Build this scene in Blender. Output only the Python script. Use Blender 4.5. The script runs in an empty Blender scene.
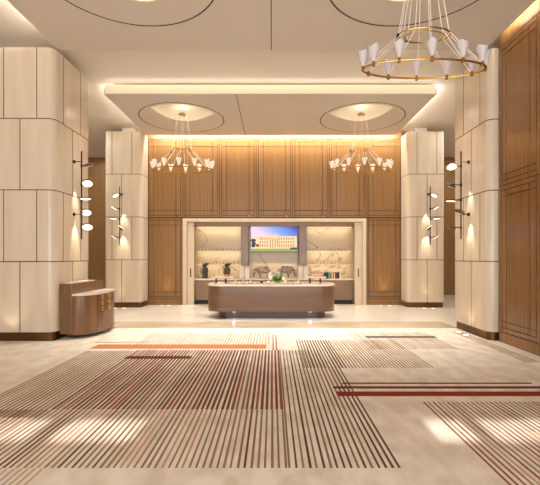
import bpy, bmesh, math, random
from mathutils import Vector, Matrix
from mathutils.geometry import tessellate_polygon
random.seed(7)
C = bpy.context.scene.collection
PI = math.pi
R = math.radians

# ------------------------------------------------------------------ camera
cd = bpy.data.cameras.new('camera'); cam = bpy.data.objects.new('camera', cd); C.objects.link(cam)
cam.location = (0, 0, 1.6); cam.rotation_euler = (PI/2, 0, 0)
cd.sensor_fit = 'HORIZONTAL'; cd.sensor_width = 36; cd.lens = 26.0
cd.shift_x = -2.4/540; cd.shift_y = 14.8/540; cd.clip_end = 200
bpy.context.scene.camera = cam

# ------------------------------------------------------------------ light
WARM = (1.0, 0.80, 0.56)
w = bpy.data.worlds.new('world'); bpy.context.scene.world = w; w.use_nodes = True
w.node_tree.nodes['Background'].inputs[0].default_value = (.93, 0.97, 1.0, 1)
w.node_tree.nodes['Background'].inputs[1].default_value = 2.1
sv = bpy.context.scene.view_settings
sv.view_transform = 'Standard'; sv.look = 'None'; sv.gamma = 1; sv.use_curve_mapping = False
sv.exposure = 0.0
def light(name, kind, loc, energy, color=WARM, rot=(0,0,0), size=None, size_y=None, spread=None, angle=None, blend=.6, soft=.05):
    l = bpy.data.lights.new(name, kind); l.energy = energy; l.color = color
    if kind == 'AREA':
        l.shape = 'RECTANGLE'; l.size = size; l.size_y = size_y or size
        if spread: l.spread = R(spread)
    elif kind == 'SPOT':
        l.spot_size = R(angle); l.spot_blend = blend; l.shadow_soft_size = soft
    elif kind == 'POINT': l.shadow_soft_size = soft
    elif kind == 'SUN': l.angle = R(angle)
    o = bpy.data.objects.new(name, l); o.location = loc; o.rotation_euler = rot; C.objects.link(o); return o
# low sun through the clerestory behind the camera
light('sun', 'SUN', (0, -8, 8), 7.5, (1, .98, .96), (R(90-25), 0, R(-3)), angle=.6)
# added frontal fill from behind the camera
light('rear_fill', 'AREA', (0, -3.6, 2.7), 360, (.90, .96, 1), (R(94), 0, 0), 9, 4.0)
# cove above the timber wall, hidden by the ceiling panel
light('cove_back', 'AREA', (0.07, 12.85, 5.80), 225, (1, .90, .74), (R(14), 0, 0), 8.2, .06)
# cove in the ceiling slot
light('cove_slot', 'AREA', (0, 9.40, 5.70), 4, (1, .96, .82), (R(190), 0, 0), 8.0, .05)
for sx in (-1, 1):
    light('cove_side', 'AREA', (sx*4.0, 11.0, 5.76), 32, (1, .92, .76), (0, R(180+sx*35), 0), .05, 2.6)
    light('corridor_light', 'AREA', (sx*6.9, 11.2, 5.8), 95, (1, .97, .9), (0, 0, 0), 2.2, 2.5)
    light('corridor_light', 'AREA', (sx*6.9, 15.0, 5.8), 50, (1, .97, .92), (0, 0, 0), 2.2, 1.2)
    # added overhead fills that brighten the floor and far carpet
    light('floor_fill', 'AREA', (sx*1.9, 8.3, 5.83), 66, (1, .97, .90), (0, 0, 0), 3.4, .2, spread=62)
    light('floor_fill', 'AREA', (sx*2.1, 11.9, 5.59), 34, (1, .95, .84), (0, 0, 0), 3.4, .1, spread=70)
    light('cove_side', 'AREA', (sx*4.04, 4.8, 5.76), 60, (1, .9, .72), (0, R(180+sx*68), 0), .05, 4.6)
light('cove_front', 'AREA', (0, 7.3, 5.75), 10, (1, .8, .6), (R(160), 0, 0), 8, .05)

# ------------------------------------------------------------------ materials
def lin(c): return tuple(((v/255)/12.92 if v/255 <= .04045 else ((v/255+.055)/1.055)**2.4) for v in c)
def mat(name, rgb, rough=.5, metal=0, emit=None, estr=0, noise=None, coat=0, spec=None, trans=0):
    m = bpy.data.materials.new(name); m.use_nodes = True; nt = m.node_tree; b = nt.nodes['Principled BSDF']
    c = (*lin(rgb), 1)
    b.inputs['Base Color'].default_value = c; b.inputs['Roughness'].default_value = rough; b.inputs['Metallic'].default_value = metal
    if coat: b.inputs['Coat Weight'].default_value = coat; b.inputs['Coat Roughness'].default_value = .08
    if spec is not None: b.inputs['Specular IOR Level'].default_value = spec
    if trans: b.inputs['Transmission Weight'].default_value = trans
    if emit: b.inputs['Emission Color'].default_value = (*lin(emit), 1); b.inputs['Emission Strength'].default_value = estr
    if noise:                       # (scale xyz, second colour, detail, lo, hi)
        sc, rgb2, det, lo, hi = noise
        tc = nt.nodes.new('ShaderNodeTexCoord'); mp = nt.nodes.new('ShaderNodeMapping'); mp.inputs['Scale'].default_value = sc
        n = nt.nodes.new('ShaderNodeTexNoise'); n.inputs['Scale'].default_value = 1; n.inputs['Detail'].default_value = det
        r = nt.nodes.new('ShaderNodeValToRGB'); r.color_ramp.elements[0].position = lo; r.color_ramp.elements[1].position = hi
        r.color_ramp.elements[0].color = c; r.color_ramp.elements[1].color = (*lin(rgb2), 1)
        nt.links.new(tc.outputs['Object'], mp.inputs[0]); nt.links.new(mp.outputs[0], n.inputs['Vector'])
        nt.links.new(n.outputs['Fac'], r.inputs[0]); nt.links.new(r.outputs[0], b.inputs['Base Color'])
    return m
M = {}
M['stone'] = mat('cream_stone', (222,208,188), .22, noise=((5,5,.7), (212,196,174), 5, .35, .7))
M['joint'] = mat('stone_joint', (92,66,44), .6)
M['brass'] = mat('aged_brass', (122,84,52), .3, .9, noise=((2,2,2), (98,68,44), 3, .3, .7))
M['gold'] = mat('polished_gold', (190,146,82), .22, 1)
M['wood'] = mat('timber', (154,115,72), .34, noise=((22,22,.7), (132,97,58), 6, .3, .7))
M['woodr'] = mat('timber_gloss', (144,105,66), .2, noise=((24,24,.8), (124,89,54), 6, .3, .7))
M['gap'] = mat('groove_back', (70,44,26), .7)
M['walnut'] = mat('walnut', (132,92,60), .26, noise=((30,30,1.2), (110,76,50), 6, .3, .7), coat=.3)
M['barwood'] = mat('bar_timber', (118,84,62), .28, noise=((.8,.8,9), (104,74,54), 6, .3, .7), coat=.3)
M['barwoodd'] = mat('bar_timber_band', (80,56,40), .3)
M['dark'] = mat('dark_bronze', (44,34,28), .4, .5)
M['ceil'] = mat('ceiling_paint', (208,198,186), .6)
M['ceil2'] = mat('slot_paint', (228,219,208), .6)
M['seam'] = mat('ceiling_seam', (58,46,38), .7)
M['dome'] = mat('dome_plaster', (240,226,204), .6)
M['wall'] = mat('wall_paint', (216,192,166), .6)
M['marblefloor'] = mat('floor_marble', (246,240,230), .12, noise=((.8,1.6,1), (238,228,212), 6, .35, .7))
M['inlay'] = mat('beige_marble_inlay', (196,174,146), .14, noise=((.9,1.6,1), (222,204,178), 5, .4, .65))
M['carpet'] = mat('carpet_base', (232,222,208), .62, noise=((5,3,1), (214,200,182), 10, .38, .62), spec=.35)
for k, c in {'c0':(138,112,88), 'c1':(152,122,96), 'c2':(112,74,58), 'c3':(142,84,66), 'c4':(184,156,130), 'c5':(92,74,62), 'c6':(188,140,120)}.items():
    M[k] = mat('carpet_stripe_'+{'c0':'brown','c1':'tan','c2':'umber','c3':'rust','c4':'sand','c5':'dark','c6':'rose'}[k], c, .8, spec=.2)
M['orange'] = mat('carpet_orange', (196,128,84), .8, spec=.2); M['red'] = mat('carpet_red', (140,44,30), .8, spec=.2)
M['redd'] = mat('carpet_dark_red', (98,48,38), .8, spec=.2); M['grey'] = mat('carpet_grey', (104,92,82), .8, spec=.2)
M['white'] = mat('ivory_lacquer', (232,220,204), .35)
M['taupe'] = mat('taupe_lacquer', (150,122,96), .4)
M['frame'] = mat('niche_frame', (226,208,182), .35)
M['topmarble'] = mat('white_marble', (238,226,210), .18, noise=((4,4,4), (222,204,184), 6, .4, .7))
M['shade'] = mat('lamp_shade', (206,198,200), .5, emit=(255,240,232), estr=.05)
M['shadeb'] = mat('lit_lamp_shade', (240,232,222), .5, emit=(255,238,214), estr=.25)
M['pull'] = mat('bright_pull', (240,196,120), .3, .5)
M['wire'] = mat('white_wire', (250,242,230), .5)
M['lamp'] = mat('lamp_diffuser', (255,246,230), .5, emit=(255,240,215), estr=2.2)
M['led'] = mat('led_strip', (255,230,180), .5, emit=(255,222,160), estr=1.2)
M['cove'] = mat('slot_face_glow', (250,230,195), .5, emit=(255,238,206), estr=.24)  # glow put on the back panel's front edge, standing in for cove light
M['green'] = mat('leaf_green', (96,150,70), .5); M['petal'] = mat('white_petal', (250,246,232), .5)
M['frost'] = mat('pale_glass', (228,214,186), .3)
M['glass'] = mat('clear_glass', (245,245,240), .02, trans=1); M['glass'].node_tree.nodes['Principled BSDF'].inputs['IOR'].default_value = 1.06
M['silver'] = mat('pewter', (176,160,146), .35, .6, noise=((14,14,14), (140,122,108), 4, .35, .65))
M['jug'] = mat('dark_ceramic', (88,74,66), .35, .3, noise=((9,9,9), (58,46,40), 4, .35, .65)); M['black'] = mat('black_gloss', (30,24,22), .3)
M['pastry'] = mat('golden_pastry', (226,164,96), .6, noise=((60,60,60), (240,196,130), 3, .35, .65))
M['pink'] = mat('pink_pastry', (232,176,150), .6); M['cream'] = mat('cream_icing', (244,230,196), .6)
for k, c in {'b_orange':(232,130,40),'b_red':(186,48,34),'b_black':(34,30,32),'b_teal':(84,128,122),'b_cream':(236,214,164),'b_white':(240,226,214),'b_maroon':(120,34,30),'b_salmon':(232,150,112),'b_ochre':(206,170,92)}.items():
    M[k] = mat('cover_'+k[2:], c, .5)
M['purple'] = mat('violet_glow', (230,210,255), .5, emit=(190,160,255), estr=1.2)
# veined marble of the niche
def veined():
    m = bpy.data.materials.new('veined_marble'); m.use_nodes = True; nt = m.node_tree; b = nt.nodes['Principled BSDF']
    tc = nt.nodes.new('ShaderNodeTexCoord'); mp = nt.nodes.new('ShaderNodeMapping'); mp.inputs['Scale'].default_value = (.38, 1, .75); mp.inputs['Rotation'].default_value = (0, .25, 0)
    mp.inputs['Location'].default_value = (3.1, 0, 1.7)
    n = nt.nodes.new('ShaderNodeTexNoise'); n.inputs['Scale'].default_value = 1.0; n.inputs['Detail'].default_value = 7; n.inputs['Distortion'].default_value = .8
    s = nt.nodes.new('ShaderNodeMath'); s.operation = 'SUBTRACT'; s.inputs[1].default_value = .5
    a = nt.nodes.new('ShaderNodeMath'); a.operation = 'ABSOLUTE'
    r = nt.nodes.new('ShaderNodeValToRGB'); r.color_ramp.elements[0].color = (*lin((150,122,96)),1); r.color_ramp.elements[1].color = (*lin((212,192,160)),1)
    r.color_ramp.elements[0].position = 0; r.color_ramp.elements[1].position = .008
    nt.links.new(tc.outputs['Object'], mp.inputs[0]); nt.links.new(mp.outputs[0], n.inputs['Vector']); nt.links.new(n.outputs['Fac'], s.inputs[0])
    nt.links.new(s.outputs[0], a.inputs[0]); nt.links.new(a.outputs[0], r.inputs[0]); nt.links.new(r.outputs[0], b.inputs['Base Color'])
    b.inputs['Roughness'].default_value = .25; return m
M['veined'] = veined()
# the screen's sky
def screen_sky():
    m = bpy.data.materials.new('screen_sky'); m.use_nodes = True; nt = m.node_tree; b = nt.nodes['Principled BSDF']
    tc = nt.nodes.new('ShaderNodeTexCoord'); mp = nt.nodes.new('ShaderNodeMapping'); mp.inputs['Rotation'].default_value = (0, R(-35), 0)
    sp = nt.nodes.new('ShaderNodeSeparateXYZ'); mr = nt.nodes.new('ShaderNodeMapRange'); mr.inputs[1].default_value = -.1; mr.inputs[2].default_value = .75
    r = nt.nodes.new('ShaderNodeValToRGB'); e = r.color_ramp.elements
    e[0].color = (*lin((236,200,224)),1); e[1].color = (*lin((24,44,170)),1); x = e.new(.45); x.color = (*lin((120,160,240)),1)
    nt.links.new(tc.outputs['Object'], mp.inputs[0]); nt.links.new(mp.outputs[0], sp.inputs[0]); nt.links.new(sp.outputs[2], mr.inputs[0])
    nt.links.new(mr.outputs[0], r.inputs[0]); nt.links.new(r.outputs[0], b.inputs['Emission Color']); b.inputs['Emission Strength'].default_value = 1.15
    b.inputs['Base Color'].default_value = (.01,.01,.01,1); b.inputs['Roughness'].default_value = .3; return m
M['sky'] = screen_sky()
for k, c in {'s_build':(250,206,152),'s_win':(180,118,72),'s_grass':(140,160,40),'s_dark':(28,26,30),'s_pink':(250,190,190),'s_cloud':(190,180,230)}.items():
    M[k] = mat('screen_'+k[2:], (5,5,5), .3, emit=c, estr=1.15)

# ------------------------------------------------------------------ helpers
def obj(name, bm, mats, parent=None, loc=None, smooth=False):
    me = bpy.data.meshes.new(name); bmesh.ops.recalc_face_normals(bm, faces=bm.faces[:])
    if smooth:
        for f in bm.faces: f.smooth = True
        for e in bm.edges:
            if len(e.link_faces) == 2 and e.calc_face_angle(0) > R(38): e.smooth = False
    bm.to_mesh(me); bm.free()
    for m in (mats if isinstance(mats, (list, tuple)) else [mats]): me.materials.append(M[m])
    o = bpy.data.objects.new(name, me); C.objects.link(o)
    if parent: o.parent = parent
    if loc: o.location = loc
    return o
def box(bm, x0, x1, y0, y1, z0, z1, mi=0, bev=0):
    t = bmesh.new(); bmesh.ops.create_cube(t, size=1)
    bmesh.ops.scale(t, vec=(x1-x0, y1-y0, z1-z0), verts=t.verts); bmesh.ops.translate(t, vec=((x0+x1)/2,(y0+y1)/2,(z0+z1)/2), verts=t.verts)
    if bev: bmesh.ops.bevel(t, geom=t.edges[:], offset=bev, segments=2, affect='EDGES')
    merge(bm, t, mi)
def merge(bm, t, mi=0):
    vm = {v: bm.verts.new(v.co) for v in t.verts}
    for f in t.faces:
        try: n = bm.faces.new([vm[v] for v in f.verts]); n.material_index = mi
        except ValueError: pass
    t.free()
def tube(bm, pts, r, seg=8, closed=False, mi=0):
    pts = [Vector(p) for p in pts]; n = len(pts); rings = []
    rr = r if isinstance(r, (list, tuple)) else [r]*n
    for i, p in enumerate(pts):
        a = pts[(i-1) % n] if (closed or i > 0) else p; b = pts[(i+1) % n] if (closed or i < n-1) else p
        t = (b-a).normalized(); u = Vector((0,0,1)) if abs(t.z) < .95 else Vector((1,0,0))
        s = t.cross(u).normalized(); v = s.cross(t).normalized()
        rings.append([bm.verts.new(p+(s*math.cos(2*PI*k/seg)+v*math.sin(2*PI*k/seg))*rr[i]) for k in range(seg)])
    for i in range(n if closed else n-1):
        A, B = rings[i], rings[(i+1) % n]
        for k in range(seg): f = bm.faces.new([A[k], A[(k+1)%seg], B[(k+1)%seg], B[k]]); f.material_index = mi
    if not closed:
        for q in (rings[0], rings[-1]): f = bm.faces.new(q); f.material_index = mi
def lathe(bm, prof, c=(0,0,0), seg=20, mi=0, closed=False):
    rings = []
    for r, z in prof:
        rings.append([bm.verts.new((c[0]+r*math.cos(2*PI*k/seg), c[1]+r*math.sin(2*PI*k/seg), c[2]+z)) for k in range(seg)])
    n = len(prof)
    for i in range(n if closed else n-1):
        A, B = rings[i], rings[(i+1) % n]
        for k in range(seg): f = bm.faces.new([A[k], A[(k+1)%seg], B[(k+1)%seg], B[k]]); f.material_index = mi
    if not closed:
        for q, (r, z) in ((rings[0], prof[0]), (rings[-1], prof[-1])):
            if r > .0005: f = bm.faces.new(q); f.material_index = mi
def prism(bm, pts, z0, z1, mi=0, cap=True):
    A = [bm.verts.new((x,y,z0)) for x,y in pts]; B = [bm.verts.new((x,y,z1)) for x,y in pts]; n = len(pts)
    for k in range(n): f = bm.faces.new([A[k],A[(k+1)%n],B[(k+1)%n],B[k]]); f.material_index = mi
    if cap:
        for q in (A,B): f = bm.faces.new(q); f.material_index = mi
def disc(bm, c, nrm, r, th, mi=0, mi_face=None, seg=24):
    """round plate whose face (mi_face) looks along nrm"""
    nrm = Vector(nrm).normalized(); t = bmesh.new()
    bmesh.ops.create_cone(t, cap_ends=True, segments=seg, radius1=r, radius2=r, depth=th)
    q = Vector((0,0,1)).rotation_difference(nrm).to_matrix().to_4x4()
    bmesh.ops.transform(t, matrix=Matrix.Translation(Vector(c)) @ q, verts=t.verts); merge(bm, t, mi)
def empty(name, loc, rz=0):
    o = bpy.data.objects.new(name, None); o.location = loc; o.rotation_euler = (0,0,rz); o.empty_display_size = .1; C.objects.link(o); return o
def tag(o, label, cat, group=None):
    o['label'] = label; o['category'] = cat
    if group: o['group'] = group
    return o
def struct(o): o['kind'] = 'structure'; return o
def copy_tree(o, parent=None):
    c = o.copy(); C.objects.link(c)
    if parent: c.parent = parent
    for ch in list(o.children): copy_tree(ch, c)
    return c
def B(name, dims, m, bev=0, **k):
    bm = bmesh.new(); box(bm, *dims, bev=bev); return obj(name, bm, m, **k)

# ------------------------------------------------------------------ room shell
ZC = 5.85; ZP = 5.6
struct(B('floor', (-9.4, 9.4, -4.2, 16.8, -.2, 0), 'marblefloor'))
struct(B('ceiling', (-9.4, 9.4, -4.2, 16.8, ZC, ZC+.2), 'ceil2'))
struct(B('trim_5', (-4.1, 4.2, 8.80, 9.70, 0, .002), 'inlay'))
def multi(name, boxes, m):
    bm = bmesh.new()
    for b in boxes: box(bm, *b)
    return struct(obj(name, bm, m))
multi('wall_left', [(-9.2,-6.6,-4.0,8.76,0,ZC), (-9.4,-9.2,-4.0,16.6,0,ZC)], 'wall')
multi('wall_end', [(-9.2,-3.0,16.6,16.8,0,ZC), (3.0,9.2,16.6,16.8,0,ZC)], 'wood')
multi('wall_side', [(6.5,9.2,7.46,8.76,0,ZC), (9.2,9.4,-4.0,16.6,0,ZC)], 'wall')
# rear wall: unseen; open below for fill, clerestory slots shaped to cast sun patches
TE = math.tan(R(25))
zs0, zs1 = (3.40+4.0)*TE, (3.84+4.2)*TE
multi('wall_rear', [(-6.6,-5.2,-4.2,-4,0,ZC), (4.6,6,-4.2,-4,0,ZC), (-5.2,4.6,-4.2,-4,2.95,zs0), (-5.2,4.6,-4.2,-4,zs1,ZC),
      (-1.72+.1,1.05,-4.2,-4,zs0,zs1), (-2.55,-2.35,-4.2,-4,zs0,zs1), (1.42,1.56,-4.2,-4,zs0,zs1), (3.0,3.1,-4.2,-4,zs0,zs1)], 'wall')

# ---- timber panelling: border boards, band with corner squares, centre board, real gaps between them
def panel_bm(W, H, a, b, t=.02, g=.020, bz=None):
    bz = bz or b; bm = bmesh.new(); xs = [0, a, b, W-b, W-a, W]; zs = [0, a, bz, H-bz, H-a, H]; e = g/2
    def cell(x0, x1, z0, z1): box(bm, x0+e, x1-e, -t, 0, z0+e, z1-e)
    cell(0, a, 0, H); cell(W-a, W, 0, H); cell(a, W-a, 0, a); cell(a, W-a, H-a, H)
    for i in (1,2,3):
        for j in (1,2,3): cell(xs[i], xs[i+1], zs[j], zs[j+1])
    return bm
YB = 13.14; DV = [.07+(k-3.5)*1.233 for k in range(8)]
bm = bmesh.new()
box(bm, DV[0], DV[1], YB, 16.6, 0, ZC); box(bm, DV[6], DV[7], YB, 16.6, 0, ZC); box(bm, DV[1], DV[6], YB, 16.6, 2.91, ZC); box(bm, DV[1], DV[6], 13.9, 16.6, 0, 2.91)
wb = struct(obj('wall_back', bm, 'gap'))
for k in range(7):
    x = DV[k]; side = k in (0, 6)
    z0 = 2.94
    obj('panel', panel_bm(1.233, ZC-z0-.29, .075, .235), 'wood', wb, (x, YB, z0))
    B('panel', (x+.008, x+1.225, YB-.02, YB, ZC-.28, ZC), 'wood', parent=wb)
    kb = bmesh.new(); disc(kb, (0,0,0), (0,-1,0), .028, .03); obj('knob', kb, 'gold', wb, (x+1.233-.22 if k < 6 else x+.98, YB-.035, 2.985))
    if side:
        obj('panel', panel_bm(1.233, 2.72, .075, .235), 'wood', wb, (x, YB, .2))
        B('panel', (x+.008, x+1.225, YB-.02, YB, 0, .19), 'wood', parent=wb)
# right timber wall
XR = 4.31
wr = struct(B('wall_right', (XR+.02, 6.5, -4.0, 7.455, 0, ZC), 'gap'))
for k in range(10):
    y0 = 7.43-1.15*k; W = 1.15 if k else 1.15
    for z0, H in ((.2, 2.74), (2.94, 2.62)):
        o = obj('panel', panel_bm(W, H, .09, .25, .02, .018, .20), 'woodr', wr, (XR+.02, y0, z0)); o.rotation_euler = (0,0,-PI/2)
    B('panel', (XR, XR+.02, y0-W+.008, y0-.008, 0, .193), 'woodr', parent=wr); B('panel', (XR, XR+.02, y0-W+.008, y0-.008, 5.565, ZC), 'woodr', parent=wr)

# ---- ceiling panels
def lens(cx, cy, r, mir, dy):
    k = r/1.19; t1 = Vector((-.66,-.86)); t2 = Vector((1.0,-.43)); pts = []
    a0, a1 = R(-127.5), R(-23.3)
    for i in range(21):
        a = a0+(a1-a0)*i/20; pts.append((1.09*math.cos(a), 1.09*math.sin(a)))
    mid = (t1+t2)/2; u = (t2-t1)/2; v = Vector((-u.y, u.x)).normalized()
    for i in range(1, 20):
        s = 1-2*i/20; p = mid+u*s+v*.84*(1-s*s); pts.append((p.x, p.y))
    return [(cx+mir*x*k, cy+(y+dy)*k) for x, y in pts]
def ceiling_panel(x0, x1, y0, y1, circles, seams):
    bm = bmesh.new(); loops = [[(x0,y0),(x1,y0),(x1,y1),(x0,y1)]]
    for (cx, cy, r, mir, dy) in circles: loops.append(lens(cx, cy, r, mir, dy))
    vs = [[Vector((x,y,0)) for x,y in L] for L in loops]; flat = [p for L in vs for p in L]
    bv = [bm.verts.new((p.x,p.y,ZP)) for p in flat]
    for t in tessellate_polygon(vs): bm.faces.new([bv[i] for i in t])
    o4 = bv[:4]; up = [bm.verts.new((v.co.x, v.co.y, ZP+.14)) for v in o4]
    for k in range(4):
        if k != 2 or y0 < 5: bm.faces.new([o4[k], o4[(k+1)%4], up[(k+1)%4], up[k]])
        else: bm.faces.new([o4[k], o4[(k+1)%4], up[(k+1)%4], up[k]])
    i0 = 4
    for L in loops[1:]:
        n = len(L); ring = bv[i0:i0+n]; i0 += n
        cx = sum(p[0] for p in L)/n; cy = sum(p[1] for p in L)/n
        prev = [bm.verts.new((v.co.x, v.co.y, ZP+.03)) for v in ring]
        for k in range(n): f = bm.faces.new([ring[k], ring[(k+1)%n], prev[(k+1)%n], prev[k]]); f.material_index = 1
        for q in range(1, 7):
            a = q/6*PI/2; s = math.cos(a); h = .03+.2*math.sin(a)
            if q < 6: cur = [bm.verts.new((cx+(p[0]-cx)*s, cy+(p[1]-cy)*s, ZP+h)) for p in L]
            else:
                top = bm.verts.new((cx, cy, ZP+h))
                for k in range(n): f = bm.faces.new([prev[k], prev[(k+1)%n], top]); f.material_index = 1; f.smooth = True
                break
            for k in range(n): f = bm.faces.new([prev[k], prev[(k+1)%n], cur[(k+1)%n], cur[k]]); f.material_index = 1; f.smooth = True
            prev = cur
    for (cx, cy, r, mir, dy) in circles:
        for th0, th1 in (((-100, 215) if mir > 0 else (-35, 280)),):
            th0, th1 = (0, 360)
            N = 72
            for k in range(N):
                a, b = R(th0+(th1-th0)*k/N), R(th0+(th1-th0)*(k+1)/N); q = []
                for rr, an in ((r-.014,a),(r+.014,a),(r+.014,b),(r-.014,b)): q.append(bm.verts.new((cx+rr*math.cos(an), cy+rr*math.sin(an), ZP-.003)))
                f = bm.faces.new(q); f.material_index = 2
    for s in seams: box(bm, s-.008, s+.008, y0, y1, ZP-.003, ZP-.001, 2)
    return struct(obj('ceiling', bm, ['ceil','dome','seam']))
CB = [(-2.6, 11.26, 1.19, 1, 0), (2.58, 11.26, 1.19, -1, 0)]; CF = [(-2.07, 5.43, 1.31, 1, .42), (2.05, 5.43, 1.31, -1, .42)]
ceiling_panel(-4.13, 4.03, 9.56, 12.77, CB, [-.89])
ceiling_panel(-4.13, 4.10, 1.5, 7.53, CF, [-.02])
struct(B('trim_1', (-4.1, 4.0, 9.535, 9.56, ZP+.01, ZC-.03), 'cove'))
for (cx, cy, r, mir, dy), e in zip(CB+CF, (3.2, 3.2, 5, 5)):
    light('dome_light', 'POINT', (cx+mir*.1, cy-.35+dy*r/1.19, ZP+.02), e, (1,.95,.8), soft=.03)

# ---- stone pillars
def rrect(x0, x1, y0, y1, r, n=6):
    pts = []
    for cx, cy, a0 in ((x1-r,y1-r,0),(x0+r,y1-r,90),(x0+r,y0+r,180),(x1-r,y0+r,270)):
        for k in range(n+1): a = R(a0+90*k/n); pts.append((cx+r*math.cos(a), cy+r*math.sin(a)))
    return pts
ZJ = [.17, 1.52, 2.885, 4.245, 5.60]
def pillar(x0, x1, y0, y1, r, xj_odd, xj_even, sides, label, group='stone clad pillars'):
    t = tag(empty('stone_pillar', ((x0+x1)/2, (y0+y1)/2, 0)), label, 'pillar', group)
    ox, oy = -(x0+x1)/2, -(y0+y1)/2
    sh = lambda P: [(x+ox, y+oy) for x, y in P]
    bm = bmesh.new(); prism(bm, sh(rrect(x0, x1, y0, y1, r)), .17, 5.6)
    for z in ZJ[1:4]: prism(bm, sh(rrect(x0-.002, x1+.002, y0-.002, y1+.002, r+.002)), z-.009, z+.009, 1)
    for row in range(4):
        zz0, zz1 = ZJ[row], ZJ[row+1]
        odd = row in (3, 1)
        for x in (xj_odd if odd else xj_even): box(bm, x-.008+ox, x+.008+ox, y0-.002+oy, y0+.02+oy, zz0, zz1, 1)
        for sx, yo, ye in sides:
            for y in (yo if odd else ye): box(bm, (sx-.002 if sx == x0 else sx-.02)+ox, (sx+.02 if sx == x0 else sx+.002)+ox, y-.008+oy, y+.008+oy, zz0, zz1, 1)
    obj('cladding', bm, ['stone', 'joint'], t, smooth=True)
    bm = bmesh.new(); prism(bm, sh(rrect(x0+.03, x1-.03, y0+.03, y1-.03, max(r-.03,.03))), 0, .17); obj('brass_plinth', bm, 'brass', t, smooth=True)
    q = .5 if x1-x0 > 1.5 else .4
    bm = bmesh.new(); prism(bm, sh(rrect(x0+q, x1-q, y0+q, y1-.05, .03)), 5.6, ZC); obj('neck', bm, 'ceil2', t)
pillar(-6.6, -4.16, 7.43, 8.93, .14, [-4.49-.63*k for k in range(4)], [-4.81-.63*k for k in range(3)], [(-4.16, [7.76, 8.45], [8.12, 8.80])],
       'wide cream stone pillar at left behind the wooden console')
pillar(4.13, 6.5, 7.46, 8.93, .14, [], [], [(4.13, [7.76, 8.43], [8.10])], 'cream stone pillar at the end of the glossy timber wall on the right')
pillar(-5.34, -4.16, 12.4, YB-.02, .11, [-5.10, -4.47], [-4.79], [(-4.16, [12.75], [])], 'slimmer cream stone pillar at the left end of the back wall')
pillar(4.30, 5.49, 12.4, YB-.02, .11, [4.60, 5.23], [4.92], [(4.30, [12.75], [])], 'slimmer cream stone pillar at the right end of the back wall')

# ------------------------------------------------------------------ carpet
bm = bmesh.new(); box(bm, -6.55, 4.10, -3.9, 7.40, 0, .012); box(bm, -4.12, 4.10, 7.40, 8.75, 0, .012)
mats = ['carpet','c0','c1','c2','c3','c4','c5','c6','orange','red','redd','grey']; ix = {m:i for i,m in enumerate(mats)}
ZT = .012
def strip(x0, x1, y0, y1, m, lift=.002): box(bm, x0, x1, y0, y1, ZT-.002, ZT+lift, ix[m])
def block(x0, x1, y0, y1, pitch, wd, pal, lift=.002):
    n = int(round((x1-x0)/pitch))
    for i in range(n):
        x = x0+pitch*i+random.uniform(-.003,.003); strip(x, x+wd*random.uniform(.85,1.15), y0, y1, random.choice(pal), lift)
block(-3.15, -2.31, 3.86, 6.60, .052, .024, ['c0','c1','c0'])
block(-2.31, .12, 4.07, 6.66, .052, .030, ['c2','c2','c3','c0','c3'])
block(-3.6, .12, 2.94, 4.06, .052, .019, ['c0','c1','c0','c1','c2','c6'])
block(-3.4, -1.7, 2.3, 2.93, .052, .014, ['c4'])
block(-3.9, -2.4, 2.94, 3.8, .052, .02, ['c1','c6'])
block(.12, 1.02, 2.94, 6.66, .052, .019, ['c0','c1','c5','c0','c2'])
block(.45, 1.10, 5.60, 7.45, .05, .024, ['c5','c2','c0'], .003); block(1.10, 2.35, 5.60, 7.45, .05, .018, ['c0','c1'])
block(1.60, 3.24, 6.75, 8.25, .055, .018, ['c0','c4','c1']); strip(1.86, 3.25, 7.68, 7.86, 'grey', .005)
block(-2.5, -.02, 7.12, 8.2, .055, .02, ['c4','c6','c4']); block(.0, .12, 6.66, 8.0, .06, .02, ['c3'])
strip(-3.16, -.11, 6.78, 7.09, 'orange', .005); strip(-3.3, -2.3, 7.25, 7.31, 'c4', .005)
strip(-2.32, -1.28, 6.10, 6.25, 'redd', .006)
strip(.75, 4.05, 4.46, 4.60, 'red', .006); strip(.74, 4.05, 4.72, 4.785, 'redd', .006); strip(.88, 3.26, 4.895, 4.925, 'redd', .006)
block(1.65, 4.08, 3.55, 4.28, .052, .018, ['c0','c1','c0','c2']); block(1.65, 4.08, 1.8, 3.55, .052, .018, ['c3','c6','c1','c3'])
block(3.83, 4.08, 5.9, 8.3, .05, .02, ['c0','c1'])
tag(obj('carpet', bm, mats), 'beige lobby carpet with brown stripe fields, an orange bar and red bars', 'carpet')

# ------------------------------------------------------------------ back niche
NB = 13.75
struct(B('wall_niche', (DV[1], DV[6], NB, 13.9, 0, 2.91), 'veined'))
bm = bmesh.new(); box(bm, DV[1], -2.88, YB-.04, 13.75, 0, 2.91); box(bm, 3.03, DV[6], YB-.04, 13.75, 0, 2.91); box(bm, -2.88, 3.03, YB-.04, YB+.1, 2.80, 2.91)
struct(obj('trim_2', bm, 'frame'))
struct(B('trim_3', (-2.88, 3.03, YB+.1, NB, 2.66, 2.91), 'taupe'))
for x0, x1, hx, lab in ((-2.87,-2.65,-2.76,'ivory sliding door with dark pull at the left side of the niche'), (2.78,3.02,2.90,'ivory sliding door with dark pull at the right side of the niche')):
    t = tag(empty('sliding_door', ((x0+x1)/2, 13.2, 0)), lab, 'door', 'sliding doors of the niche')
    B('door_leaf', (-(x1-x0)/2, (x1-x0)/2, -.03, .03, 0, 2.78), 'frame', parent=t, bev=.004)
    B('pull', (-.02, .02, -.045, -.028, .93, 1.22), 'walnut', parent=t)
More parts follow.
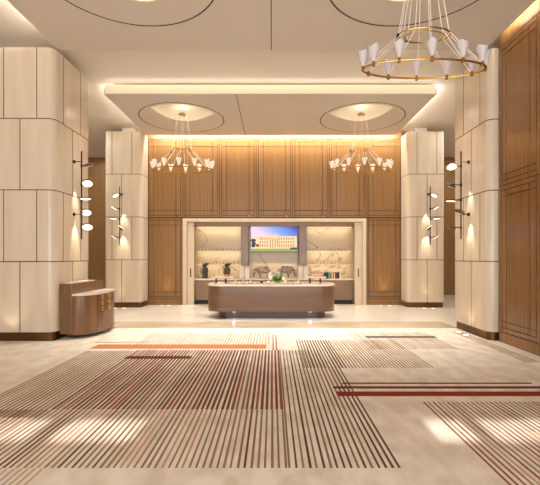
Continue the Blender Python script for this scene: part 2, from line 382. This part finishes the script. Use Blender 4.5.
def upright(x0, x1, lab):
    t = tag(empty('upright_panel', ((x0+x1)/2, 13.4, 1.32)), lab, 'panel', 'dark uprights beside the television')
    W = (x1-x0)/2
    B('timber_face', (-W, W, -.2, .34, 0, 1.34), 'walnut', parent=t)
    B('edge_strip', (-W-.04, -W, -.22, .34, 0, 1.34), 'taupe', parent=t); B('edge_strip', (W, W+.04, -.22, .34, 0, 1.34), 'taupe', parent=t)
upright(-1.02, -.86, 'dark timber upright between the left shelves and the television')
upright(.95, 1.13, 'dark timber upright between the television and the right shelves')
# counter with recessed front
t = tag(empty('back_counter', (.065, 13.45, 0)), 'long back counter with pale stone top inside the niche', 'counter')
B('worktop', (-2.70, 2.70, -.33, .29, .83, .88), 'topmarble', parent=t, bev=.006)
B('cabinet_front', (-2.70, 2.70, -.1, .29, .14, .83), 'taupe', parent=t); B('kick_board', (-2.70, 2.70, -.04, .29, 0, .14), 'dark', parent=t)
for i in range(1, 6): B('cabinet_seam', (-2.70+i*.9-.005, -2.70+i*.9+.005, -.103, -.099, .14, .83), 'gap', parent=t)
for lr, (x0, x1) in (('left', (-2.64,-1.03)), ('right', (1.18,2.77))):
    for z, nm in ((1.83,'upper'), (1.37,'lower')):
        t = tag(empty('wall_shelf', ((x0+x1)/2, 13.6, z)), f'{nm} pale lit shelf in the {lr} part of the niche', 'shelf', 'niche shelves')
        W = (x1-x0)/2
        B('shelf_board', (-W, W, -.17, .15, -.035, 0), 'frame', parent=t); B('light_strip', (-W+.02, W-.02, .08, .1, -.045, -.035), 'led', parent=t)
    struct(B('trim_4', (x0, x1, 13.66, 13.69, 2.64, 2.66), 'led'))
    light('shelf_light', 'AREA', ((x0+x1)/2, 13.6, 2.62), 3.6, (1,.83,.55), (R(8),0,0), 1.5, .03)
    light('shelf_light', 'AREA', ((x0+x1)/2, 13.6, 1.78), 2.6, (1,.83,.55), (R(8),0,0), 1.5, .03)
    light('shelf_light', 'AREA', ((x0+x1)/2, 13.6, 1.31), 2.6, (1,.83,.55), (R(8),0,0), 1.5, .03)
light('shelf_light', 'AREA', (.07, 13.62, 2.64), 4, (1,.83,.6), (R(8),0,0), 1.6, .03)
light('shelf_light', 'AREA', (.07, 13.62, 1.40), 2.5, (1,.83,.6), (0,0,0), 1.5, .03)
# small glasses on the lower shelves
bmg = bmesh.new(); lathe(bmg, [(.0,0),(.026,0),(.03,.085),(.027,.085),(.023,.008),(0,.008)], seg=10)
g0 = obj('glass_tumbler', bmg, 'frost', smooth=True); first = True
for lr, xa, n, z in (('left',-2.5,12,1.371),('right',1.35,11,1.371),('left',-2.5,12,1.831),('right',1.35,11,1.831)):
    for i in range(n):
        o = g0 if first else g0.copy()
        if not first: C.objects.link(o)
        first = False
        o.location = (xa+i*.125, 13.55, z)
        tag(o, f"pale tumbler in the row on the {'lower' if z < 1.5 else 'upper'} {lr} niche shelf", 'glass', f"tumblers on the {'lower' if z < 1.5 else 'upper'} {lr} shelf")

# television with its picture
t = tag(empty('television', (.06, 13.5, 2.23)), 'wall television showing a pale hotel building under a blue evening sky', 'television')
B('bezel', (-.815, .815, 0, .06, -.45, .45), 'black', parent=t)
bm = bmesh.new(); box(bm, -.805, .805, -.006, 0, -.43, .43, 0)
def scr(x0, x1, z0, z1, mi, d=.008): box(bm, x0, x1, -d, -.004, z0, z1, mi)
scr(-.805, .805, -.43, -.33, 1, .010); scr(-.62, .78, -.33, .10, 2); scr(-.80, -.62, -.30, .06, 2); scr(-.15, .15, .10, .15, 3, .009)
for i in range(15):
    x = -.5+i*.082
    for z0, z1 in ((-.02,.05),(-.14,-.07),(-.27,-.18)): scr(x, x+.04, z0, z1, 4, .011)
scr(-.18, .16, -.33, .07, 2, .012)
for i in range(4): scr(-.14+i*.08, -.11+i*.08, -.30, .04, 4, .014)
for (x,z,s) in ((-.72,-.05,.09),(-.70,-.16,.08),(-.72,-.24,.08),(-.58,-.22,.06)):
    lathe_pts = [(x+s*math.cos(R(45*k))*random.uniform(.7,1.2), z+s*math.sin(R(45*k))*random.uniform(.6,1)) for k in range(8)]
    vs = [bm.verts.new((a,-.015,b)) for a,b in lathe_pts]; f = bm.faces.new(vs); f.material_index = 5
scr(.55, .80, -.36, -.29, 5, .015); scr(.1, .6, -.33, -.28, 3, .015)
obj('screen', bm, ['sky','s_grass','s_build','s_pink','s_win','s_dark'], t)

# canisters, jugs, elephants, books
for i, (x, lab) in enumerate(((-1.04,'ivory square canister beside the left shelves, left one of the pair'), (-.86,'ivory square canister under the left upright nearest the left elephant'),
                              (.95,'ivory square canister under the right upright nearest the right elephant'), (1.13,'ivory square canister under the right upright beside the books'))):
    t = tag(empty('canister', (x, 13.27, .88)), lab, 'canister', 'tall ivory canisters on the back counter')
    B('canister_body', (-.075, .075, -.07, .07, 0, .38), 'white', parent=t, bev=.012); B('canister_lid', (-.078, .078, -.073, .073, .385, .415), 'white', parent=t, bev=.008)
def jug(x, lab):
    t = tag(empty('sculpted_jug', (x, 13.36, .88)), lab, 'jug', 'dark sculpted jugs on the back counter')
    bm = bmesh.new(); lathe(bm, [(.0,0),(.10,0),(.105,.02),(.09,.06),(.10,.2),(.115,.3),(.09,.37),(.055,.40),(.06,.42)]); obj('jug_body', bm, 'jug', t, smooth=True)
    bm = bmesh.new(); tube(bm, [(-.06,0,.40),(-.03,0,.45),(.03,0,.475),(.09,0,.49),(.14,0,.50)], [.05,.062,.055,.035,.012], 10); obj('spout', bm, 'black', t, smooth=True)
    bm = bmesh.new(); tube(bm, [(-.08,0,.36),(-.135,0,.34),(-.15,0,.28),(-.135,0,.2),(-.09,0,.17)], .014, 8); obj('handle', bm, 'jug', t, smooth=True)
jug(-2.31, 'dark sculpted jug nearest the left sliding door'); jug(-1.55, 'dark sculpted jug behind the white stand with the orange pastry')
def skin(name, P, E, rad, m, parent):
    me = bpy.data.meshes.new(name); me.from_pydata(P, E, []); me.materials.append(M[m])
    o = bpy.data.objects.new(name, me); C.objects.link(o); o.parent = parent
    s = o.modifiers.new('skin', 'SKIN'); sv_ = me.skin_vertices[0].data if me.skin_vertices else None
    if sv_ is None:
        bm = bmesh.new(); bm.from_mesh(me); bm.verts.layers.skin.verify(); bm.to_mesh(me); bm.free(); sv_ = me.skin_vertices[0].data
    for i, r in enumerate(rad): sv_[i].radius = (r, r) if not isinstance(r, tuple) else r
    sv_[0].use_root = True
    s.use_smooth_shade = True
    d = o.modifiers.new('sub', 'SUBSURF'); d.levels = 2; d.render_levels = 2
    return o
def elephant(x, mir, lab):
    t = tag(empty('elephant_figurine', (x, 13.36, .88)), lab, 'figurine', 'pewter elephants on the back counter')
    # body is rooted at the belly; head and trunk towards +x
    P = [(0,0,.30),(-.14,0,.31),(.12,0,.32),(.22,0,.34),(.30,0,.27),(.325,0,.17),(.335,0,.07),(.37,0,.035),
         (-.15,.06,.16),(-.15,.06,.02),(-.15,-.06,.16),(-.15,-.06,.02),(.11,.06,.16),(.11,.06,.02),(.11,-.06,.16),(.11,-.06,.02),(-.235,0,.27),(-.25,0,.15)]
    E = [(0,1),(0,2),(2,3),(3,4),(4,5),(5,6),(6,7),(1,8),(8,9),(1,10),(10,11),(2,12),(12,13),(2,14),(14,15),(1,16),(16,17)]
    rad = [.125,.115,.115,.085,.055,.036,.026,.018,.055,.04,.055,.04,.05,.04,.05,.04,.02,.01]
    o = skin('elephant_body', [(mir*a,b,c) for a,b,c in P], E, rad, 'silver', t)
    for s in (-1, 1):
        bm = bmesh.new(); bmesh.ops.create_uvsphere(bm, u_segments=14, v_segments=8, radius=1)
        bmesh.ops.scale(bm, vec=(.075,.016,.095), verts=bm.verts); e = obj('ear', bm, 'silver', t, (mir*.17, s*.10, .31), smooth=True); e.rotation_euler = (s*.2, 0, mir*-s*.5)
        bm = bmesh.new(); tube(bm, [(mir*.27,s*.045,.25),(mir*.33,s*.05,.215),(mir*.385,s*.05,.225)], [.012,.01,.004], 8); obj('tusk', bm, 'white', t, smooth=True)
elephant(-.30, -1, 'pewter elephant figurine facing left beside the left canisters'); elephant(.44, 1, 'pewter elephant figurine facing right beside the right canisters')
def book(x0, x1, z0, z1, m, lab, y=13.33, dp=.17, flat=False):
    t = tag(empty('book', ((x0+x1)/2, y, z0)), lab, 'book', 'books on the back counter')
    W = (x1-x0)/2; H = z1-z0
    if flat:
        bm = bmesh.new(); box(bm, -W, W, -dp/2, dp/2, 0, .005); box(bm, -W, W, -dp/2, dp/2, H-.005, H); box(bm, -W, W, -dp/2, -dp/2+.005, .005, H-.005)
        obj('cover', bm, m, t); B('pages', (-W+.004, W-.004, -dp/2+.006, dp/2-.006, .0055, H-.0055), 'white', parent=t)
    else:
        bm = bmesh.new(); box(bm, -W, -W+.004, -dp/2, dp/2, 0, H); box(bm, W-.004, W, -dp/2, dp/2, 0, H); box(bm, -W+.004, W-.004, -dp/2, -dp/2+.005, 0, H)
        obj('cover', bm, m, t); B('pages', (-W+.0045, W-.0045, -dp/2+.006, dp/2-.006, .004, H-.006), 'white', parent=t)
zc = .881
book(1.42, 1.74, zc, zc+.05, 'b_white', 'white book lying at the bottom of the flat stack', dp=.22, flat=True)
book(1.40, 1.72, zc+.051, zc+.095, 'b_red', 'red book lying second in the flat stack', dp=.22, flat=True)
book(1.34, 1.66, zc+.096, zc+.135, 'b_white', 'white book lying under the salmon book', dp=.22, flat=True)
book(1.32, 1.68, zc+.136, zc+.17, 'b_salmon', 'salmon book lying on top of the flat stack', dp=.22, flat=True)
x = 1.76
for wd, m, h, lab in ((.07,'b_black',.2,'black book upright next to the flat stack'),(.065,'b_black',.215,'second black upright book, beside the teal books'),(.06,'b_teal',.215,'teal upright book touching the black ones'),(.05,'b_teal',.2,'teal upright book beside the ochre one'),
                      (.06,'b_ochre',.2,'ochre upright book between the teal and the white-red books'),(.03,'b_red',.21,'thin red upright book between ochre and white'),(.03,'b_white',.2,'thin white upright book beside a red one'),(.05,'b_maroon',.21,'maroon upright book after the white one'),
                      (.05,'b_black',.205,'black upright book between maroon and cream'),(.055,'b_black',.215,'black upright book nearest the cream end book'),(.05,'b_cream',.19,'cream upright book at the right end of the row')):
    book(x, x+wd-.002, zc, zc+h, m, lab); x += wd

# ------------------------------------------------------------------ bar island
BX0, BX1, BY0, BY1 = -1.72, 1.66, 10.08, 11.25
bx, by = (BX0+BX1)/2, (BY0+BY1)/2
t = tag(empty('bar_island', (bx, by, 0)), 'long rounded timber bar island with a white marble top', 'bar')
W, D = (BX1-BX0)/2, (BY1-BY0)/2
bm = bmesh.new(); prism(bm, rrect(-W, W, -D, D, .42, 12), .27, .85); obj('bar_body', bm, 'barwood', t, smooth=True)
bm = bmesh.new(); prism(bm, rrect(-W, W, -D, D, .42, 12), .19, .262); prism(bm, rrect(-W+.02, W-.02, -D+.02, D-.02, .40, 12), .262, .27); obj('base_band', bm, 'barwood', t, smooth=True)
bm = bmesh.new(); prism(bm, rrect(-W-.02, W+.02, -D-.02, D+.02, .44, 12), .85, .885); prism(bm, rrect(-W-.008, W+.008, -D-.008, D+.008, .428, 12), .885, .90); obj('marble_top', bm, 'topmarble', t, smooth=True)
bm = bmesh.new(); prism(bm, rrect(-W+.25, W-.25, -D+.22, D-.22, .25, 8), 0, .19); obj('plinth', bm, 'barwoodd', t, smooth=True)
for x in (-.98, 1.02):
    bm = bmesh.new(); lathe(bm, [(0,0),(.05,0),(.05,.02),(0,.02)], seg=14); o = obj('base_glow_disc', bm, 'purple', t, (x, -D+.15, .165))  # violet emissive discs added in front of the plinth
    light('bar_base_glow', 'POINT', (bx+x, BY0+.13, .10), .25, (.75,.62,1), soft=.03)
ZB = .9005
def serving_stand(x, legs, lab):
    t = tag(empty('serving_stand', (x, 10.5, ZB)), lab, 'stand', 'white serving stands on the bar')
    bm = bmesh.new(); prism(bm, rrect(-.29, .29, -.14, .14, .09), .145, .18); obj('stand_tray', bm, 'white', t, smooth=True)
    for lx in legs:
        for ly in (-.10, .10):
            bm = bmesh.new(); tube(bm, [(lx,ly,0),(lx,ly,.145)], .012, 8); obj('stand_leg', bm, 'black', t)
    return t
serving_stand(-1.36, (-.15, .10), 'dark legged white serving stand at left end of the bar, holding an orange loaf')
serving_stand(1.15, (-.14, .14), 'empty white serving stand on dark legs at the right end of the bar')
bm = bmesh.new(); box(bm, -.09, .09, -.05, .05, 0, .055, bev=.018); tag(obj('loaf', bm, 'b_orange', loc=(-1.22, 10.48, ZB+.1805), smooth=True), 'small orange loaf on the left white stand', 'pastry')
bm = bmesh.new(); box(bm, -.1, .1, -.05, .05, 0, .03, bev=.01); tag(obj('folded_napkin', bm, 'cream', loc=(-1.44, 10.48, ZB+.1805)), 'cream folded napkin on the left white stand', 'napkin')
def plate_food(x, y, w, kind, lab, flab):
    t = tag(empty('oval_plate', (x, y, ZB)), lab, 'plate', 'food plates on the bar')
    bm = bmesh.new(); lathe(bm, [(0,0),(w*.6,0),(w,.018),(w*.97,.022),(w*.58,.006),(0,.006)], seg=24); bmesh.ops.scale(bm, vec=(1,.7,1), verts=bm.verts); obj('dish', bm, 'white', t, smooth=True)
    n = 5
    for i in range(n):
        a = 2*PI*i/n+.4; rr = w*.42 if i else 0
        bm = bmesh.new(); bmesh.ops.create_uvsphere(bm, u_segments=12, v_segments=8, radius=1)
        bmesh.ops.scale(bm, vec=(w*.24, w*.2, .03), verts=bm.verts)
        for v in bm.verts: v.co.z = max(v.co.z, -.018); v.co += Vector((random.uniform(-.003,.003),)*3)
        tag(obj('pastry', bm, kind if i % 3 else 'cream', loc=(x+rr*math.cos(a), y+rr*math.sin(a)*.7, ZB+.026+(.025 if i == 0 else 0)), smooth=True), flab, 'pastry', flab)
for x, k, lab, fl in ((-.98,'pink','white plate left of the other two small plates on the bar','pink pastry on the left small plate'),
                  (-.78,'pastry','white plate in the middle of three small plates','golden pastry on the middle small plate'),
                  (-.58,'pastry','white plate right of three small plates','golden pastry on the right small plate')):
    plate_food(x, 10.36, .095, k, lab, fl)
plate_food(-.10, 10.34, .15, 'pastry', 'pastry plate left of the flower vase', 'golden pastry on the plate left of the vase')
plate_food(.36, 10.34, .15, 'pastry', 'pastry plate right of the flower vase', 'golden pastry on the plate right of the vase')
plate_food(.70, 10.36, .14, 'pastry', 'rightmost pastry plate on the bar', 'golden pastry on the rightmost plate')
bm = bmesh.new(); lathe(bm, [(0,0),(.035,0),(.04,.06),(.036,.06),(.03,.006),(0,.006)], seg=12); tag(obj('votive_cup', bm, 'b_maroon', loc=(-.29,10.5,ZB), smooth=True), 'small dark red cup on the bar', 'cup')
# flowers
t = tag(empty('flower_vase', (.13, 10.62, ZB)), 'glass bowl with white flowers and green leaves on the bar', 'flower vase')
bm = bmesh.new(); lathe(bm, [(0,0),(.09,0),(.12,.05),(.125,.11),(.117,.11),(.11,.05),(.08,.01),(0,.01)]); obj('vase', bm, 'glass', t, smooth=True)
bs, bl, bf = bmesh.new(), bmesh.new(), bmesh.new()
rs = random.Random(3)
for i in range(26):
    a = rs.uniform(0, 2*PI); e = rs.uniform(.15, 1.0); ln = rs.uniform(.18,.31)
    d = Vector((math.cos(a)*math.cos(e), math.sin(a)*math.cos(e)*.7, math.sin(e)*.85+.15)).normalized(); tip = Vector((0,0,.04))+d*ln
    tube(bs, [(0,0,.02), tuple(d*ln*.5+Vector((0,0,.03))), tuple(tip)], .004, 5)
    if i % 3 == 0:
        for q in range(5):
            an = 2*PI*q/5; tt = bmesh.new(); bmesh.ops.create_uvsphere(tt, u_segments=8, v_segments=5, radius=1); bmesh.ops.scale(tt, vec=(.05,.026,.012), verts=tt.verts)
            bmesh.ops.rotate(tt, cent=(0,0,0), matrix=Matrix.Rotation(-.6,3,'Y'), verts=tt.verts); bmesh.ops.translate(tt, vec=(.035,0,.01), verts=tt.verts)
            bmesh.ops.rotate(tt, cent=(0,0,0), matrix=Matrix.Rotation(an,3,'Z'), verts=tt.verts)
            bmesh.ops.transform(tt, matrix=Matrix.Translation(tip)@Vector((0,0,1)).rotation_difference(d).to_matrix().to_4x4(), verts=tt.verts); merge(bf, tt)
        obj('flower', bf, 'petal', t, smooth=True); bf = bmesh.new()
for i in range(34):
    a = rs.uniform(0, 2*PI); e = rs.uniform(.1, 1.1); ln = rs.uniform(.12,.22); d = Vector((math.cos(a)*math.cos(e), math.sin(a)*math.cos(e)*.8, math.sin(e))); s = d.cross(Vector((0,0,1))).normalized()*.02
    b0 = Vector((0,0,.07)); m_ = b0+d*ln*.55+Vector((0,0,.02)); tp = b0+d*ln
    vs = [bl.verts.new(p) for p in (b0, m_+s, tp, m_-s)]; bl.faces.new(vs); vs2 = [bl.verts.new(p+Vector((0,0,.004))) for p in (b0, m_+s, tp, m_-s)]; bl.faces.new(vs2)
obj('stems', bs, 'green', t); obj('leaves', bl, 'green', t); bf.free()

# ------------------------------------------------------------------ console cabinet against the left pillar
t = tag(empty('console_cabinet', (-4.155, 8.30, .0125)), 'curved walnut console cabinet with stone tops and brass ring pulls against the left pillar', 'cabinet')
def D_shape(dx, hy, e=2.6, n=32, x0=.26):
    pts = [(x0, hy)]
    for k in range(n+1):
        a = PI/2-PI*k/n; c, s = math.cos(a), math.sin(a)
        pts.append((x0+dx*abs(c)**(2/e), hy*(1 if s > 0 else -1)*abs(s)**(2/e)))
    pts.append((x0, -hy)); out = []
    for p in pts:
        if not out or (abs(p[0]-out[-1][0])+abs(p[1]-out[-1][1])) > 1e-4: out.append(p)
    return out
bm = bmesh.new(); prism(bm, rrect(0, .26, -.70, .72, .03), .09, 1.07); obj('tall_back', bm, 'walnut', t, smooth=True)
bm = bmesh.new(); prism(bm, rrect(.06, .25, -.66, .30, .03), 1.071, 1.095); obj('upper_stone_top', bm, 'topmarble', t, smooth=True)
bm = bmesh.new(); prism(bm, D_shape(.40, .70), .07, .835); obj('curved_body', bm, 'walnut', t, smooth=True)
bm = bmesh.new(); prism(bm, D_shape(.42, .72), .836, .868); obj('stone_top', bm, 'topmarble', t, smooth=True)
bm = bmesh.new(); prism(bm, D_shape(.32, .60, x0=.1), 0, .07); obj('kick_plinth', bm, 'dark', t, smooth=True)
def on_curve(y, dx=.40, hy=.70, e=2.6): return .26+dx*(1-abs(y/hy)**e)**(1/e)
def front_piece(ya, yb, z0, z1, out, name, m):
    bm = bmesh.new(); ys = [ya+(yb-ya)*k/8 for k in range(9)]
    P = [(on_curve(y)+out, y) for y in ys]+[(on_curve(y)-.01, y) for y in reversed(ys)]
    prism(bm, P, z0, z1); return obj(name, bm, m, t, smooth=True)
front_piece(-.69, -.44, .09, .825, .006, 'door', 'walnut')
for q, (ya, yb) in enumerate(((-.42,-.15),(-.13,.15))):
    for j in range(3):
        z0 = .825-.115*(j+1)
        dr = front_piece(ya, yb, z0+.005, z0+.115, .006, 'drawer', 'walnut')
        yc = (ya+yb)/2; x = on_curve(yc)+.02
        bm = bmesh.new(); tube(bm, [(x, yc+.038*math.cos(R(30*k)), z0+.055+.038*math.sin(R(30*k))) for k in range(12)], .011, 6, closed=True)
        lathe(bm, [(0,-.01),(.012,-.01),(.012,.01),(0,.01)], (x-.008, yc, z0+.09), 8); obj('ring_pull', bm, 'pull', dr, smooth=True)
front_piece(-.42, .15, .09, .475, .006, 'lower_door', 'walnut')

# ------------------------------------------------------------------ wall sconces
def sconce(loc, rz, flip, lab):
    t = tag(empty('wall_sconce', loc, rz), lab, 'wall lamp', 'bronze disc wall sconces')
    F = flip; n = -.17
    bm = bmesh.new(); tube(bm, [(0,n,1.98),(0,n,3.82)], .014, 10); obj('pole', bm, 'dark', t, smooth=True)
    for z in (2.50, 3.60):
        u = F*.0
        bm = bmesh.new(); tube(bm, [(0,n,z),(0,-.02,z)], .008, 8); obj('bracket', bm, 'dark', t)
        bm = bmesh.new(); disc(bm, (0,-.015,z), (0,-1,0), .035, .03); obj('wall_mount', bm, 'dark', t, smooth=True)
    D_ = [(-.06,-.17,3.52,(.5,-.1,-.86)), (-.10,-.17,3.13,(-.5,-.22,-.84)), (-.14,-.15,2.81,(-.05,-.06,-1)), (.08,-.06,2.55,(-.5,-.22,-.84)), (-.10,-.17,2.23,(-.5,-.22,-.84))]
    for u, dn, z, nr in D_:
        u *= F; nr = Vector((nr[0]*F, nr[1], nr[2])).normalized(); c = Vector((u, n+dn, z))
        bm = bmesh.new(); disc(bm, c, nr, .105, .022); tube(bm, [(0,n,z-.01), tuple(c-nr*.018)], .011, 8); lathe(bm, [(0,-.03),(.024,-.03),(.024,.03),(0,.03)], (0,n,z-.01), 10)
        h = obj('lamp_disc', bm, 'brass' if z in (2.55,2.23,3.52) else 'dark', t, smooth=True)
        bm = bmesh.new(); disc(bm, c+nr*.013, nr, .094, .006); obj('diffuser', bm, 'lamp', h)
    mw = Matrix.Translation(loc) @ Matrix.Rotation(rz, 4, 'Z')
    for z, e in ((2.45, 30), (3.15, 24)):
        p = mw @ Vector((.06*F, -.11, z)); q = mw @ Vector((.06*F, .04, z-1.0)); d = (q-p).normalized()
        o = light('sconce_beam', 'SPOT', p, e*1.7, (1,.86,.64), angle=50, blend=.9, soft=.02); o.rotation_euler = d.to_track_quat('-Z', 'Y').to_euler()
sconce((-4.16, 8.157, 0), PI/2, 1, 'bronze sconce with five discs on the wide left pillar above the console')
sconce((4.13, 8.19, 0), -PI/2, 1, 'bronze sconce with five discs on the right pillar beside the glossy timber wall')
sconce((-4.79, 12.4, 0), 0, 1, 'bronze sconce with five discs on the slimmer left back pillar')
sconce((4.95, 12.4, 0), 0, -1, 'bronze sconce with five discs on the slimmer right back pillar')

# ------------------------------------------------------------------ floor uplights
UL = [(-3.66,12.86,0,'left one of the pair before the left back timber panel'),(-3.42,12.86,0,'right one of the pair before the left back timber panel'),(-4.93,12.2,0,'left one before the left back pillar'),(-4.65,12.2,0,'right one before the left back pillar'),
      (3.58,12.86,0,'left one of the pair before the right back timber panel'),(3.86,12.86,0,'right one of the pair before the right back timber panel'),(4.76,12.2,0,'left one before the right back pillar'),(5.03,12.2,0,'right one before the right back pillar'),
      (3.95,8.28,.012,'farther one beside the right front pillar'),(3.95,7.95,.012,'nearer one beside the right front pillar')]
for x, y, z, lab in UL:
    t = tag(empty('floor_uplight', (x, y, z)), 'small round recessed floor light, '+lab, 'floor light', 'recessed floor uplights')
    bm = bmesh.new(); lathe(bm, [(.06,0),(.075,0),(.075,.006),(.06,.006)], closed=True, seg=20); obj('rim', bm, 'gold', t)
    bm = bmesh.new(); lathe(bm, [(0,0),(.06,0),(.06,.004),(0,.004)], seg=20); obj('lens', bm, 'lamp', t)
for x, y, e in ((-3.54,12.9,40),(3.72,12.9,40),(-4.79,12.22,16),(4.9,12.22,16)):
    light('upward_beam', 'SPOT', (x, y, .03), e, (1,.72,.42), (R(180-12),0,0), angle=38, blend=.9, soft=.02)
light('upward_beam', 'SPOT', (3.95, 8.1, .04), 9, (1,.78,.5), (0,R(180+12),0), angle=70, blend=.9, soft=.02)
light('upward_beam', 'SPOT', (-4.95, 7.22, .04), 9, (1,.78,.5), (R(180-12),0,0), angle=70, blend=.9, soft=.02)  # added beam for the glow on the left plinth, no fixture below

# ------------------------------------------------------------------ chandeliers
def chandelier(loc, rx, ry, srx, sry, upz, shade, lab, boost):
    t = tag(empty('ring_chandelier', loc), lab, 'chandelier', 'oval ring chandeliers')
    top = ZP+.10-loc[2]
    ell = lambda a, r1, r2, z: (r1*math.cos(a), r2*math.sin(a), z)
    bm = bmesh.new(); tube(bm, [ell(R(5*k), rx, ry, 0) for k in range(72)], .014, 8, closed=True); obj('main_ring', bm, 'gold', t, smooth=True)
    bm = bmesh.new(); tube(bm, [ell(R(8*k), srx, sry, upz) for k in range(45)], .011, 8, closed=True); obj('upper_ring', bm, 'gold', t, smooth=True)
    bm = bmesh.new(); tube(bm, [ell(R(8*k), srx*.75, sry*.75, upz-.02) for k in range(45)], .006, 6, closed=True); obj('inner_ring', bm, 'gold', t, smooth=True)
    bm = bmesh.new(); lathe(bm, [(0,0),(.09,0),(.10,.02),(.07,.05),(0,.06)], (0,0,top)); obj('ceiling_canopy', bm, 'gold', t, smooth=True)
    for k in range(12):
        a = R(30*k+90); p = Vector(ell(a, rx, ry, 0)); s = Vector(ell(a, srx, sry, upz)); c = Vector(ell(a, srx*.5, sry*.5, top))
        bm = bmesh.new(); lathe(bm, [(0,-.03),(.022,-.03),(.022,.02),(.012,.05),(0,.05)], p, 10); sk = obj('lamp_holder', bm, 'gold', t, smooth=True)
        bm = bmesh.new()
        prof = [(.02,.035),(.038,.09),(.06,.17),(.075,.235),(.071,.235),(.056,.17),(.034,.09),(.016,.04)]
        lathe(bm, prof, p, 16, closed=True)
        for v in bm.verts:                                  # scalloped upper rim
            if v.co.z-p.z > .23: an = math.atan2(v.co.y-p.y, v.co.x-p.x); v.co.z += .018*math.cos(3*an+k)
        obj('lamp_shade', bm, shade, sk, smooth=True)
        bm = bmesh.new(); tube(bm, [tuple(p+Vector((0,0,.01))), tuple(s)], .0055, 6); (tube(bm, [tuple(s), tuple(c)], .0055 if not boost else .004, 6) if (k % 2 == 0 or not boost) else None); obj('suspension_wire', bm, 'wire', t)
    bm = bmesh.new(); lathe(bm, [(0,.09),(.014,.08),(.035,0),(0,0)], (-srx*1.0-.02, -sry*.3, upz-.09), 12); obj('accent_cone', bm, 'dark', t, smooth=True)
chandelier((2.11, 5.43, 4.22), .85, .28, .36, .19, .47, 'shade', 'large near ring chandelier hanging at the upper right', 0)
chandelier((-2.6, 11.26, 4.13), .86, .42, .30, .2, .56, 'shadeb', 'far ring chandelier hanging on the left before the timber wall', 1)
chandelier((2.56, 11.26, 4.13), .86, .42, .30, .2, .56, 'shadeb', 'far ring chandelier hanging on the right before the timber wall', 1)
for x in (-2.6, 2.56): light('chandelier_glow', 'POINT', (x, 11.26, 4.35), 5, (1,.9,.75), soft=.25)
